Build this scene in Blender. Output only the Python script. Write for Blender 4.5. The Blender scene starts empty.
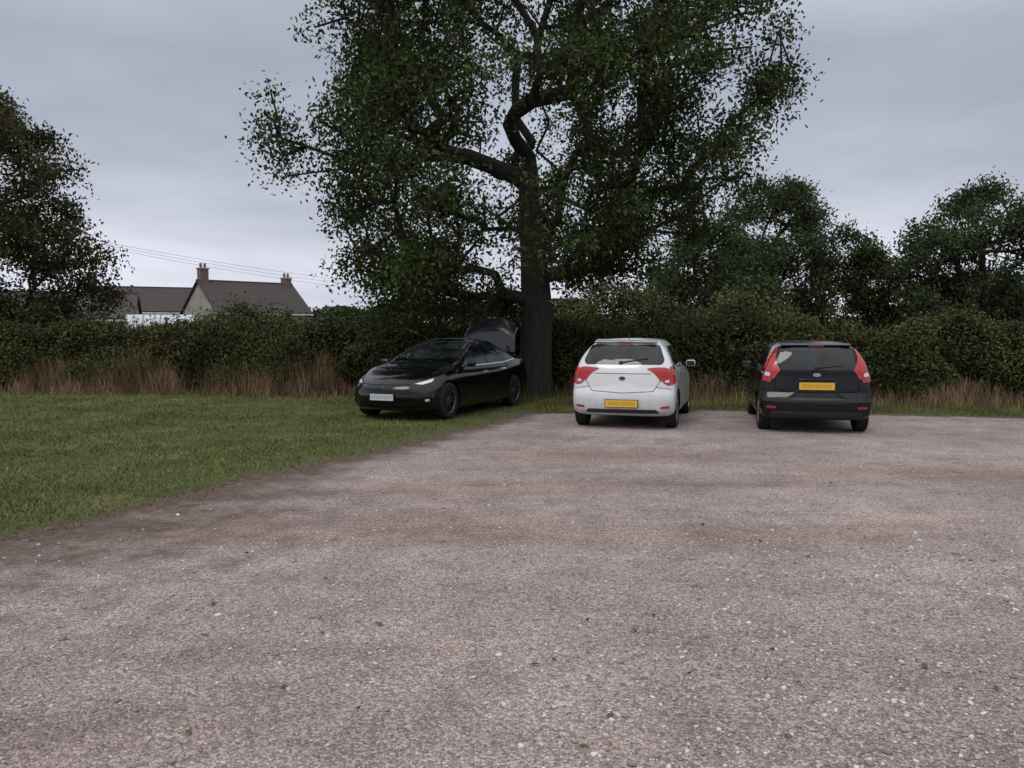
import bpy, bmesh, math, random
import numpy as np
from mathutils import Vector, Matrix
from mathutils.bvhtree import BVHTree
random.seed(7); rng=np.random.default_rng(7)
scene=bpy.context.scene
COL=scene.collection

# ---------------------------------------------------------------- materials
def newmat(name):
    m=bpy.data.materials.new(name); m.use_nodes=True
    nt=m.node_tree; b=nt.nodes["Principled BSDF"]; return m,nt,b
def simple(name,col,rough=.5,metal=0,coat=0,spec=.5,emit=None):
    m,nt,b=newmat(name)
    b.inputs["Base Color"].default_value=(*col,1); b.inputs["Roughness"].default_value=rough
    b.inputs["Metallic"].default_value=metal; b.inputs["Coat Weight"].default_value=coat
    b.inputs["Coat Roughness"].default_value=.04
    b.inputs["Specular IOR Level"].default_value=spec
    return m
def N(nt,t,**k):
    n=nt.nodes.new(t)
    for a,v in k.items(): setattr(n,a,v)
    return n
def noise(nt,scale,detail=4,rough=.55,vec=None):
    n=N(nt,"ShaderNodeTexNoise"); n.inputs["Scale"].default_value=scale
    n.inputs["Detail"].default_value=detail; n.inputs["Roughness"].default_value=rough
    if vec is not None: nt.links.new(vec,n.inputs["Vector"])
    return n.outputs["Fac"]
def ramp(nt,fac,stops):
    r=N(nt,"ShaderNodeValToRGB"); e=r.color_ramp.elements
    while len(e)<len(stops): e.new(.5)
    for i,(p,c) in enumerate(stops):
        e[i].position=p; e[i].color=(*c,1) if len(c)==3 else c
    nt.links.new(fac,r.inputs["Fac"]); return r.outputs["Color"]
def mix(nt,f,a,b,mode="MIX"):
    m=N(nt,"ShaderNodeMix",data_type="RGBA",blend_type=mode)
    for s,v in ((m.inputs[0],f),(m.inputs[6],a),(m.inputs[7],b)):
        if isinstance(v,(int,float)): s.default_value=v
        elif isinstance(v,tuple): s.default_value=(*v,1)
        else: nt.links.new(v,s)
    return m.outputs[2]
def math_(nt,op,a,b=None,clamp=False):
    m=N(nt,"ShaderNodeMath",operation=op,use_clamp=clamp)
    for s,v in ((m.inputs[0],a),(m.inputs[1],b)):
        if v is None: continue
        if isinstance(v,(int,float)): s.default_value=v
        else: nt.links.new(v,s)
    return m.outputs[0]
def attr(nt,name):
    a=N(nt,"ShaderNodeAttribute"); a.attribute_name=name; return a.outputs["Fac"]
def objco(nt): return N(nt,"ShaderNodeTexCoord").outputs["Object"]
def voro(nt,scale,vec):
    v=N(nt,"ShaderNodeTexVoronoi"); v.inputs["Scale"].default_value=scale
    nt.links.new(vec,v.inputs["Vector"]); return v

def leafmat(name,c1,c2,c3,trans=.25,clump=.6,patch=None):
    m,nt,b=newmat(name)
    co=objco(nt)
    c=ramp(nt,attr(nt,"rnd"),[(0,c1),(.55,c2),(1,c3)])
    if patch:
        pn=noise(nt,.75,2,.6,co)
        c=mix(nt,ramp(nt,pn,[(.50,(0,0,0)),(.64,(.75,.75,.75))]),c,patch)
    n=noise(nt,clump,1,vec=co)
    c=mix(nt,1.0,c,ramp(nt,n,[(.3,(.6,.6,.6)),(.7,(1.4,1.4,1.35))]),"MULTIPLY")
    nt.nodes.remove(b)
    d=N(nt,"ShaderNodeBsdfDiffuse"); nt.links.new(c,d.inputs["Color"]); out=d.outputs[0]
    if trans>0:
        t=N(nt,"ShaderNodeBsdfTranslucent"); nt.links.new(c,t.inputs["Color"])
        ms=N(nt,"ShaderNodeMixShader"); ms.inputs[0].default_value=trans
        nt.links.new(d.outputs[0],ms.inputs[1]); nt.links.new(t.outputs[0],ms.inputs[2]); out=ms.outputs[0]
    nt.links.new(out,nt.nodes["Material Output"].inputs["Surface"])
    return m
M_leaf=leafmat("leaf_ash",(.032,.045,.019),(.055,.075,.030),(.105,.128,.048),.3)
M_leaf2=leafmat("leaf_dark",(.028,.038,.018),(.048,.064,.026),(.085,.10,.038),0)
M_leaf3=leafmat("leaf_far",(.038,.05,.028),(.058,.075,.038),(.088,.105,.05),.2,clump=.3)
M_bushl=leafmat("leaf_light",(.06,.072,.036),(.095,.11,.052),(.14,.15,.066),0)
M_brown=leafmat("leaf_rusty",(.048,.047,.024),(.066,.064,.032),(.10,.085,.043),.2)
M_hedge=leafmat("hedge_leaf",(.032,.040,.018),(.058,.068,.028),(.125,.12,.052),0,clump=1.1,patch=(.10,.085,.045))
M_dry=leafmat("dry_grass",(.09,.058,.038),(.20,.135,.084),(.33,.245,.16),0,clump=1.5)
M_grass=leafmat("grass_blade",(.065,.085,.028),(.12,.14,.048),(.21,.20,.09),0,clump=.7)
m,nt,b=newmat("bark"); co=objco(nt)
mp=N(nt,"ShaderNodeMapping"); mp.inputs["Scale"].default_value=(6,6,1.2); nt.links.new(co,mp.inputs[0])
n_=noise(nt,2.5,6,.65,mp.outputs[0])
nt.links.new(ramp(nt,n_,[(.3,(.014,.012,.010)),(.7,(.05,.044,.037))]),b.inputs["Base Color"]); b.inputs["Roughness"].default_value=.9
bp=N(nt,"ShaderNodeBump"); bp.inputs["Strength"].default_value=.8; bp.inputs["Distance"].default_value=.05
nt.links.new(n_,bp.inputs["Height"]); nt.links.new(bp.outputs[0],b.inputs["Normal"])
M_bark=m
M_core=simple("hedge_core",(.012,.014,.008),.95,spec=.1)

# ground materials
def brown(nt,co):
    return ramp(nt,noise(nt,9,6,.7,co),[(.3,(.08,.057,.046)),(.55,(.145,.108,.088)),(.75,(.24,.19,.165))])
m,nt,b=newmat("gravel"); co=objco(nt)
big=noise(nt,.45,5,.6,co); mid=noise(nt,2.3,6,.65,co)
c=ramp(nt,big,[(.32,(.285,.242,.235)),(.52,(.37,.313,.298)),(.7,(.455,.38,.35))])
c=mix(nt,1.0,c,ramp(nt,mid,[(.25,(.68,.665,.67)),(.5,(1,1,1)),(.75,(1.18,1.17,1.16))]),"MULTIPLY")
# worn wheel tracks: stretched bands, warmer and darker
mp=N(nt,"ShaderNodeMapping"); mp.inputs["Rotation"].default_value=(0,0,math.radians(-38)); mp.inputs["Scale"].default_value=(.16,.85,1); nt.links.new(co,mp.inputs[0])
tr=noise(nt,1.0,4,.55,mp.outputs[0])
c=mix(nt,ramp(nt,tr,[(.48,(0,0,0)),(.66,(.8,.8,.8))]),c,mix(nt,1.0,c,(.80,.69,.61),"MULTIPLY"))
v1=voro(nt,75,co); v2=voro(nt,150,co)
g1=N(nt,"ShaderNodeSeparateColor"); nt.links.new(v1.outputs["Color"],g1.inputs[0])
g2=N(nt,"ShaderNodeSeparateColor"); nt.links.new(v2.outputs["Color"],g2.inputs[0])
c=mix(nt,1.0,c,ramp(nt,g1.outputs[0],[(0,(.62,.61,.62)),(.6,(.98,.98,.98)),(1,(1.45,1.44,1.43))]),"MULTIPLY")
c=mix(nt,1.0,c,ramp(nt,g2.outputs[1],[(0,(.62,.62,.62)),(.5,(1,1,1)),(1,(1.4,1.4,1.4))]),"MULTIPLY")
dm=math_(nt,"ADD",attr(nt,"dirt"),math_(nt,"MULTIPLY",math_(nt,"SUBTRACT",noise(nt,2.2,8,.72,co),.5),2.2))
dmr=ramp(nt,dm,[(.15,(0,0,0)),(.95,(1,1,1))])
c=mix(nt,dmr,c,brown(nt,co))
nt.links.new(c,b.inputs["Base Color"]); b.inputs["Roughness"].default_value=.93; b.inputs["Specular IOR Level"].default_value=.2
h=math_(nt,"ADD",math_(nt,"MULTIPLY",v1.outputs["Distance"],-1.0),math_(nt,"MULTIPLY",v2.outputs["Distance"],-.4))
h=math_(nt,"ADD",h,math_(nt,"MULTIPLY",noise(nt,9,6,.7,co),2.5))
bp=N(nt,"ShaderNodeBump"); bp.inputs["Strength"].default_value=.9; bp.inputs["Distance"].default_value=.012
nt.links.new(h,bp.inputs["Height"]); nt.links.new(bp.outputs[0],b.inputs["Normal"])
M_gravel=m
m,nt,b=newmat("lawn"); co=objco(nt)
c=ramp(nt,noise(nt,1.1,6,.65,co),[(.3,(.07,.086,.03)),(.55,(.115,.13,.05)),(.75,(.20,.185,.09))])
c=mix(nt,1.0,c,ramp(nt,noise(nt,30,4,.7,co),[(.3,(.5,.5,.5)),(.7,(1.3,1.3,1.3))]),"MULTIPLY")
dm=math_(nt,"ADD",attr(nt,"dirt"),math_(nt,"MULTIPLY",math_(nt,"SUBTRACT",noise(nt,3.2,7,.7,co),.5),1.5))
c=mix(nt,ramp(nt,dm,[(.35,(0,0,0)),(.7,(1,1,1))]),c,brown(nt,co))
nt.links.new(c,b.inputs["Base Color"]); b.inputs["Roughness"].default_value=.95; b.inputs["Specular IOR Level"].default_value=.1
bp=N(nt,"ShaderNodeBump"); bp.inputs["Distance"].default_value=.03; nt.links.new(noise(nt,40,4,.7,co),bp.inputs["Height"]); nt.links.new(bp.outputs[0],b.inputs["Normal"])
M_lawn=m
m,nt,b=newmat("field"); co=objco(nt)
nt.links.new(ramp(nt,noise(nt,.05,5,.6,co),[(.3,(.06,.08,.035)),(.7,(.12,.13,.06))]),b.inputs["Base Color"]); b.inputs["Roughness"].default_value=1
M_field=m
m,nt,b=newmat("pebble")
nt.links.new(ramp(nt,attr(nt,"rnd"),[(0,(.16,.138,.14)),(.5,(.32,.275,.262)),(.85,(.45,.40,.38)),(1,(.62,.58,.56))]),b.inputs["Base Color"]); b.inputs["Roughness"].default_value=.85
M_peb=m

# ---------------------------------------------------------------- mesh helpers
def link(o,parent=None):
    COL.objects.link(o)
    if parent: o.parent=parent
    return o
def empty(name,loc=(0,0,0),rz=0):
    e=bpy.data.objects.new(name,None); e.location=loc; e.rotation_euler=(0,0,rz); COL.objects.link(e); return e
def raw_mesh(name,V,F,k,mat,parent=None,rnd=None,smooth=False):
    """V (n,3); F (m,k) int"""
    me=bpy.data.meshes.new(name); V=np.asarray(V,np.float32); F=np.asarray(F,np.int32)
    me.vertices.add(len(V)); me.vertices.foreach_set("co",V.ravel())
    me.loops.add(F.size); me.loops.foreach_set("vertex_index",F.ravel())
    me.polygons.add(len(F)); me.polygons.foreach_set("loop_start",np.arange(0,F.size,k,dtype=np.int32))
    me.update(calc_edges=True)
    if rnd is not None:
        a=me.attributes.new("rnd","FLOAT","POINT"); a.data.foreach_set("value",np.asarray(rnd,np.float32))
    if smooth: me.polygons.foreach_set("use_smooth",np.ones(len(F),bool))
    me.materials.append(mat); me.validate()
    return link(bpy.data.objects.new(name,me),parent)
def norm(a): return a/np.maximum(np.linalg.norm(a,axis=1,keepdims=True),1e-9)
def leaves_arrays(C,length,width,down=.5,r=rng):
    n=len(C)
    a=norm(r.normal(size=(n,3))+np.array([0,0,-down])); s=norm(np.cross(a,r.normal(size=(n,3))))
    L=(length*r.uniform(.6,1.25,n))[:,None]; W=(width*r.uniform(.7,1.2,n))[:,None]
    V=np.stack([C-a*L*.5, C-a*L*.02+s*W*.5, C+a*L*.5, C-a*L*.02-s*W*.5],1).reshape(-1,3)
    return V
def leaf_obj(name,C,length,width,mat,parent=None,down=.5,r=rng):
    V=leaves_arrays(C,length,width,down,r); n=len(C)
    return raw_mesh(name,V,np.arange(4*n).reshape(n,4),4,mat,parent,np.repeat(r.uniform(size=n),4))
def blades_obj(name,P,H,W,mat,parent=None,lean=.35,r=rng):
    n=len(P); ang=r.uniform(0,2*np.pi,n); s=np.stack([np.cos(ang),np.sin(ang),0*ang],1)
    tip=norm(np.stack([r.normal(size=n)*lean,r.normal(size=n)*lean,np.ones(n)],1))
    H=H[:,None];W=W[:,None]
    T=P+tip*H
    V=np.stack([P-s*W*.5,P+s*W*.5,T+s*W*.12,T-s*W*.12],1).reshape(-1,3)
    return raw_mesh(name,V,np.arange(4*n).reshape(n,4),4,mat,parent,np.repeat(r.uniform(size=n),4))
def sn(p,f,seed=0):
    """cheap smooth pseudo noise -1..1"""
    o=0;a=1;t=0
    for i in range(3):
        k=f*(1.9**i)
        o=o+a*(np.sin(p[...,0]*k*1.13+seed*3.1+i*5)+np.sin(p[...,1]*k*.97+p[...,0]*k*.4+seed*1.7+i*2.3)+np.sin(p[...,2]*k*1.21+p[...,1]*k*.5+seed+i))/3; t+=a; a*=.6
    return o/t*1.6

# ---------------------------------------------------------------- trees
def tubes(name,segs,mat,parent,sides=6):
    A=np.array([s[0] for s in segs]);B=np.array([s[1] for s in segs]);ra=np.array([s[2] for s in segs]);rb=np.array([s[3] for s in segs])
    d=norm(B-A); up=np.where(np.abs(d[:,2:3])>.9,np.array([[1.,0,0]]),np.array([[0,0,1.]]))
    u=norm(np.cross(d,up)); v=np.cross(d,u); n=len(A)
    th=np.linspace(0,2*np.pi,sides,endpoint=False)
    ring=u[:,None,:]*np.cos(th)[None,:,None]+v[:,None,:]*np.sin(th)[None,:,None]
    V=np.concatenate([A[:,None,:]+ring*ra[:,None,None],B[:,None,:]+ring*rb[:,None,None]],1).reshape(-1,3)
    i=np.arange(sides); j=(i+1)%sides
    base=np.stack([i,j,j+sides,i+sides],1)
    F=(base[None]+np.arange(n)[:,None,None]*2*sides).reshape(-1,4)
    return raw_mesh(name,V,F,4,mat,parent,smooth=True)
def make_tree(name,loc,prof,ncl,nleaf,lsize,trunk_r,mat,seed=1,fork=2.6,hole=.15,spread=.36,down=.5,lean=(0,0),per=9,pull=.7,topf=.55):
    """prof rows: z, left x, right x, depth radius (relative to the trunk base)"""
    r=np.random.default_rng(seed); root=empty(name,loc)
    prof=np.array(prof,float); z0,z1=prof[0,0],prof[-1,0]
    pts=[]
    while len(pts)<ncl:
        z=r.uniform(z0,z1,4000)
        L=np.interp(z,prof[:,0],prof[:,1]);R=np.interp(z,prof[:,0],prof[:,2]);D=np.interp(z,prof[:,0],prof[:,3])
        wmax=(prof[:,2]-prof[:,1]).max(); keep=r.uniform(size=4000)<((R-L)/wmax)
        th=r.uniform(0,2*np.pi,4000); q=np.sqrt(r.uniform(.12,1,4000))
        x=(L+R)/2+(R-L)/2*q*np.cos(th); y=D*q*np.sin(th)
        P=np.stack([x,y,z],1); edge=.86+.24*sn(P,.9,seed)
        keep&=(q<edge+.12)&(sn(P,1.15,seed+9)>-.55+hole)
        pts+=list(P[keep])
    pts=np.array(pts[:ncl])
    # gather the twigs into boughs so that gaps open between them
    K=max(6,ncl//per); cen=pts[:K]; idx=np.argmin(((pts[:,None,:]-cen[None])**2).sum(2),1)
    pts=cen[idx]+(pts-cen[idx])*pull
    # trunk chain
    top=z0+(z1-z0)*topf; nodes=[];par=[];path=[]
    k=10
    for i in range(k+1):
        t=i/k; nodes.append([lean[0]*t+.10*math.sin(5*t),lean[1]*t+.05*math.sin(4*t+1),top*t]); par.append(i-1); path.append(top*t*.4)
    usable0=int(k*fork/top)
    start=np.array([0,0,fork]); order=np.argsort(np.linalg.norm(pts-start,axis=1))
    cap=ncl*8+100; NA=np.zeros((cap,3)); PA=np.full(cap,-1); CO=np.full(cap,1e9); m=len(nodes)
    NA[:m]=nodes; PA[:m]=par; CO[:m]=path; CO[:max(1,usable0)]=1e6
    tips=[]
    for idx in order:
        p=pts[idx]; d=np.linalg.norm(NA[:m]-p,axis=1)
        dz=NA[:m,2]-p[2]
        cost=d+.28*CO[:m]+np.maximum(dz,0)*.5
        j=int(np.argmin(cost)); seg=max(1,int(d[j]/.55)); a=NA[j].copy(); last=j
        side=r.normal(size=3)*.10*d[j]
        for s in range(1,seg+1):
            t=s/seg; q=a+(p-a)*t+side*math.sin(math.pi*t)+np.array([0,0,.10*d[j]*math.sin(math.pi*t)])
            NA[m]=q;PA[m]=last;CO[m]=CO[last]+np.linalg.norm(q-NA[last]); last=m;m+=1
            if m>=cap-20: break
        tips.append(last)
        if m>=cap-20: break
    cnt=np.zeros(m); cnt[tips]=1
    for i in range(m-1,0,-1): cnt[PA[i]]+=cnt[i]
    rad=.012+ (trunk_r*.80)*(cnt/cnt.max())**.5
    rad[:k+1]=np.maximum(rad[:k+1], trunk_r*(1-.62*np.arange(k+1)/k)*(.98))
    rad[0]=trunk_r*1.12
    segs=[(NA[PA[i]],NA[i],min(rad[PA[i]],rad[i]*1.35) if i>k else rad[PA[i]],rad[i]) for i in range(1,m)]
    tubes("branches",segs[k:],M_bark,root,6)
    ts=[]
    P=NA[:k+1]
    for i in range(60):
        t0=i/60*k;t1=(i+1)/60*k
        f=lambda t:(np.array([np.interp(t,range(k+1),P[:,c]) for c in range(3)]),np.interp(t,range(k+1),rad[:k+1])*(1+.18*math.exp(-np.interp(t,range(k+1),P[:,2])*2.6)))
        a,ra=f(t0);b_,rb=f(t1); ts.append((a,b_,ra,rb))
    tubes("trunk",ts,M_bark,root,16)
    C=np.repeat(pts,nleaf,0); n=len(C)
    off=r.normal(size=(n,3))*np.array([spread,spread,spread*.72])
    off[:,2]-=np.abs(off[:,0])*.25
    C=C+off
    leaf_obj("foliage",C,lsize,lsize*.5,mat,root,down,r)
    return root

# main ash tree
make_tree("ash_tree",(.5,20,0),
 [(2.0,-4.1,.2,1.8),(2.4,-4.4,1.4,2.8),(3.0,-5.2,3.2,3.8),(4.0,-5.6,4.6,4.4),(5.2,-6.1,5.4,4.6),(6.2,-6.7,5.8,4.7),(7.2,-6.5,6.4,4.7),(8.6,-6.2,6.7,4.6),(10,-6.2,6.2,4.6),(12,-5.2,5.2,4.2),(13.6,-3.4,3.4,3),(14.6,-1.2,1.2,1)],
 1650,105,.125,.45,M_leaf,seed=3,fork=2.6,hole=.20,spread=.27,per=8,pull=.70,topf=.30)
# boundary tree on the left
make_tree("hedgerow_tree",(-18.5,28,0),
 [(1.6,-5,4.9,3.5),(3,-5.5,5.1,4),(4.2,-5.5,5.2,4.2),(5.5,-5.5,4.5,4.2),(7,-5,4.0,4),(8.4,-4,3.0,3),(9.6,-2.2,1.6,1.5)],
 660,90,.16,.28,M_brown,seed=5,fork=1.5,hole=.1,spread=.30)
bgp=[(1.6,-3.2,3.2,2.6),(3,-4.2,4.2,3.6),(5,-4.7,4.7,4),(7,-4.2,4.2,3.7),(8.6,-2.8,2.8,2.6),(9.9,-1,1,1)]
make_tree("field_tree",(14.3,45,0),bgp,470,75,.22,.3,M_leaf3,seed=11,hole=.12,spread=.36)
make_tree("field_tree",(24.0,42,0),[(z*.90,a*1.05,b_*1.1,c) for z,a,b_,c in bgp],500,75,.22,.3,M_leaf3,seed=22,hole=.12,spread=.36)
make_tree("field_tree",(9.8,41,0),[(z*.70,a*.8,b_*.8,c) for z,a,b_,c in bgp],300,75,.22,.3,M_leaf3,seed=13,hole=.15,spread=.36)
make_tree("slender_tree",(19.4,45,0),[(1.2,-1.7,1.7,1.4),(3,-1.8,1.8,1.4),(5,-1.3,1.3,1.1),(6.2,-.7,.7,.6),(7.0,-.2,.2,.2)],190,80,.20,.14,M_leaf2,seed=14,fork=1.2,hole=.05,spread=.3)
make_tree("willow_shrub",(4.2,33,0),[(1.0,-2.6,2.6,2),(2.2,-2.8,2.8,2),(3.0,-2.0,2.0,1.6),(3.7,-.8,.8,.8)],200,70,.16,.1,M_bushl,seed=15,fork=.6,hole=.1,spread=.3)
make_tree("willow_shrub",(8.6,30,0),[(1.0,-2.0,2.0,2),(2.0,-2.2,2.2,2),(2.5,-1.5,1.5,1.6),(2.9,-.6,.6,.8)],150,70,.16,.1,M_bushl,seed=16,fork=.6,hole=.1,spread=.3)
make_tree("garden_shrub",(-8.9,28,0),[(.6,-2.0,2.0,1.2),(1.6,-2.1,2.1,1.2),(2.1,-1.5,1.5,1),(2.5,-.6,.6,.4)],170,70,.13,.08,M_bushl,seed=17,fork=.4,hole=.05,spread=.28)
make_tree("garden_shrub",(-5.6,29,0),[(.6,-1.4,1.4,1.2),(1.5,-1.5,1.5,1.2),(1.9,-1.,1.,1),(2.2,-.4,.4,.4)],110,70,.13,.08,M_leaf2,seed=18,fork=.4,hole=.05,spread=.26)
make_tree("garden_shrub",(-17.0,30,0),[(.6,-1.6,1.6,1.4),(1.5,-1.7,1.7,1.4),(2.0,-1.,1.,1),(2.3,-.4,.4,.4)],120,70,.14,.08,M_leaf3,seed=19,fork=.4,hole=.05,spread=.28)

# ---------------------------------------------------------------- hedge
HL=np.array([(-42,27.5),(-14.4,22.8),(.5,20.7),(10.5,17.9),(25,14.9),(42,12)],float)
seglen=np.linalg.norm(np.diff(HL,axis=0),axis=1); cum=np.r_[0,np.cumsum(seglen)]
def hedge_pt(s):
    x=np.interp(s,cum,HL[:,0]); y=np.interp(s,cum,HL[:,1]); return x,y
def hedge_h(s):
    p=np.stack([s,s*.3,s*.7],-1)
    base=np.interp(s,cum,[1.75,1.64,1.62,1.70,1.74,1.8])
    return base+.15*sn(p,1.3,2)+.09*sn(p,4.1,5)
hr=np.random.default_rng(21)
HEDGE=empty("boundary_hedge")
def hedge_surface(s,u,depth):
    x,y=hedge_pt(s); h=hedge_h(s); th=1.5
    q=np.stack([s,u*3,s*.5],-1); bul=.22*sn(q,1.7,4)+.14*sn(q,4.5,8)
    f=u<1; t=(u>=1)&(u<1.6); k=u>=1.6
    yy=np.where(f,-.12*np.sin(np.pi*np.clip(u,0,1))+ .25*np.clip(u,0,1)**3,np.where(t,.25+(u-1)/.6*(th-.5),th-.2))
    zz=np.where(f,u*h,np.where(t,h+.06*np.sin((u-1)/.6*np.pi),h*(1-(u-1.6))))
    yy=yy-np.where(f,bul-depth,0)+np.where(k,bul-depth,0); zz=zz+np.where(t,bul*.6-depth,0)
    return np.stack([x,y+yy,np.maximum(zz,.02)],-1)
S=np.linspace(0,cum[-1],420); U=np.linspace(0,2.6,27)
G=hedge_surface(*[a.ravel() for a in np.meshgrid(S,U,indexing="ij")],.24)
i,j=np.meshgrid(np.arange(419),np.arange(26),indexing="ij"); a0=(i*27+j).ravel()
raw_mesh("core",G,np.stack([a0,a0+27,a0+28,a0+1],1),4,M_core,HEDGE,smooth=True)
n=170000
s=hr.uniform(0,cum[-1],n); s=np.where(hr.uniform(size=n)<.88,cum[1]*.75+ (cum[4]-cum[1]*.75)*hr.uniform(size=n),s)
u=np.where(hr.uniform(size=n)<.7,hr.uniform(0,1.02,n),hr.uniform(1,1.8,n))
C=hedge_surface(s,u,hr.normal(size=n)*.10+.07)
leaf_obj("leaves",C,.085,.05,M_hedge,HEDGE,.2,hr)
n=3200; s=hr.uniform(cum[1]*.6,cum[4],n); B=hedge_surface(s,hr.uniform(.85,1.5,n),.05*np.ones(n))
dirs=norm(hr.normal(size=(n,3))*.35+np.array([0,0,1])); ln=hr.gamma(2,.13,n)[:,None]
tubes("twigs",[(B[i],B[i]+dirs[i]*ln[i],.006,.003) for i in range(n)],M_bark,HEDGE,3)
t=hr.uniform(0,1,(n,9,1)); C=(B[:,None]+dirs[:,None]*ln[:,None]*t).reshape(-1,3)+hr.normal(size=(n*9,3))*.025
leaf_obj("sprig_leaves",C,.075,.042,M_bushl,HEDGE,.1,hr)

BR=empty("bramble_thicket")
cs=[]
for (bx,by,bz,rx,rz) in [(-7.6,21.4,.7,1.2,.9),(-5.8,21.1,.6,1.0,.8),(-3.6,20.8,.7,.9,.75),(-10.6,21.8,.5,1.1,.7),(-13.4,22.2,.5,1.0,.7),(-1.6,20.5,.6,.8,.7),(8.6,18.1,.6,1.1,.8),(12.5,17.0,.6,1.1,.85)]:
    k=5500; d=norm(hr.normal(size=(k,3))); rr=hr.uniform(.6,1.05,k)[:,None]**.5
    p=d*rr; p=p*(1+.22*sn(d*3,1.2,bx)[:,None]); cs.append(np.stack([bx+p[:,0]*rx,by+p[:,1]*.7,np.abs(bz+p[:,2]*rz)],1))
leaf_obj("bramble_leaves",np.concatenate(cs),.085,.055,M_leaf2,BR,.2,hr)

# dry grass fringe at the hedge foot
n=95000
s=cum[1]*.55+(cum[4]+4-cum[1]*.55)*hr.uniform(size=n)
x,y=hedge_pt(s); nn_=sn(np.stack([x,y,x],-1),1.2,3)
dens=np.clip(np.interp(x,[-20,-4,-1,.0,1.5,3,7,9,12],[1,.95,.8,1,1,.4,.45,.85,.85])*(.7+.55*nn_),.10,1)
off=hr.gamma(3.4,.26,n)
keep=hr.uniform(size=n)<dens; x,y,off,nn_=x[keep],y[keep],off[keep],nn_[keep]
hgt=np.interp(x,[-20,-3,2,8,12],[.85,.85,.8,.45,.65])*(1+.35*nn_)*hr.uniform(.25,1.2,len(x))*np.clip(1.5-off*.72,.10,1)
blades_obj("dry_grass",np.stack([x,y+.02-off,0*x],1),hgt,hr.uniform(.007,.016,len(x)),M_dry,None,.30,hr)
n=30000
s=cum[1]*.55+(cum[4]+4-cum[1]*.55)*hr.uniform(size=n); x,y=hedge_pt(s); off=hr.uniform(0,1.6,n)
blades_obj("verge_grass",np.stack([x,y-.1-off,0*x],1),hr.uniform(.06,.24,n)*np.clip(1.4-off*.7,.2,1),hr.uniform(.008,.016,n),M_grass,None,.4,hr)

# ---------------------------------------------------------------- ground
E=np.array([(-30,-4),(-14,.5),(-9,2.9),(-6,4.6),(-3.83,6.13),(-3.05,7.4),(-2.5,9.2),(-1.55,11),(-.55,13.25),(.35,15.9),(3.7,16.4),(9.2,15.0),(14,13.7),(25,11),(45,7)],float)
PG=np.vstack([E,[(45,-12),(-30,-12)]])
def inside(P):
    x,y=P[:,0],P[:,1]; c=np.zeros(len(P),bool)
    for i in range(len(PG)):
        x1,y1=PG[i];x2,y2=PG[(i+1)%len(PG)]
        cond=((y1>y)!=(y2>y)); xi=(x2-x1)*(y-y1)/((y2-y1)+1e-12)+x1; c^=cond&(x<xi)
    return c
def sdist(P):
    d=np.full(len(P),1e9)
    for i in range(len(E)-1):
        a=E[i];b_=E[i+1];ab=b_-a;t=np.clip(((P-a)@ab)/(ab@ab),0,1); d=np.minimum(d,np.linalg.norm(P-(a+t[:,None]*ab),axis=1))
    d=np.where(inside(P),d,-d)
    q=np.stack([P[:,0],P[:,1],P[:,0]*.3],-1)
    return d+.15*sn(q,2.1,1)+.10*sn(q,7,3)
def dirtw(P): 
    y=P[:,1];x=P[:,0]; t=np.clip((11-y)/6,0,1); return np.where(x>.8,.2,.42+2.2*t*t*(3-2*t))
def grid_obj(name,x0,x1,y0,y1,st,z,mat,gravel):
    xs=np.arange(x0,x1+1e-6,st);ys=np.arange(y0,y1+1e-6,st); X,Y=np.meshgrid(xs,ys,indexing="ij")
    P=np.stack([X.ravel(),Y.ravel()],1); sd=sdist(P); w=dirtw(P)
    dirt=np.where(sd>0,1-sd/w,1-(-sd)/(.5+.18*w)); dirt=np.clip(dirt,-.6,1)*1.0
    ny=len(ys); i,j=np.meshgrid(np.arange(len(xs)-1),np.arange(ny-1),indexing="ij"); a=(i*ny+j).ravel()
    F=np.stack([a,a+ny,a+ny+1,a+1],1)
    if gravel: F=F[sd[F].max(1)>0]
    o=raw_mesh(name,np.column_stack([P,np.full(len(P),z)]),F,4,mat)
    me=o.data
    at=me.attributes.new("dirt","FLOAT","POINT"); at.data.foreach_set("value",dirt.astype(np.float32))
    return o
grid_obj("gravel_car_park",-16,30,-6,18,.08,0,M_gravel,True)
grid_obj("lawn",-30,30,-6,27,.12,-.005,M_lawn,False)
bpy.ops.mesh.primitive_plane_add(size=3000,location=(0,200,-.03)); g=bpy.context.object; g.name="ground"; g.data.materials.append(M_field)

n=230000; gr=np.random.default_rng(4)
y=4.2*(24/4.2)**gr.uniform(size=n); x=gr.uniform(0,1,n)*(.8*y+3.5+2.5)-(.8*y+3.5)
P=np.stack([x,y],1); sd=sdist(P); q=np.stack([x,y,x*.3],-1)
prob=np.clip((-sd+.05)/1.1,0,1)**1.1*np.clip(.75+.55*sn(q,.9,5)+.3*sn(q,3.3,2),.15,1)
k=gr.uniform(size=n)<prob
P=P[k]; nn=len(P)
blades_obj("lawn_grass",np.column_stack([P,np.full(nn,-.005)]),gr.uniform(.012,.045,nn)*(1+.015*P[:,1]),gr.uniform(.005,.009,nn)*(1+P[:,1]/12),M_grass,None,.7,gr)
n=22000; x=gr.uniform(.5,16,n); yb=np.interp(x,E[:,0],E[:,1]); y=yb+gr.uniform(0,3.2,n)*1.0; P=np.stack([x,y],1); k=(sdist(P)<-.08)
P=P[k]; nn=len(P)
blades_obj("verge_lawn_grass",np.column_stack([P,0*P[:,0]]),gr.uniform(.04,.11,nn),gr.uniform(.008,.014,nn),M_grass,None,.4,gr)

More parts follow.
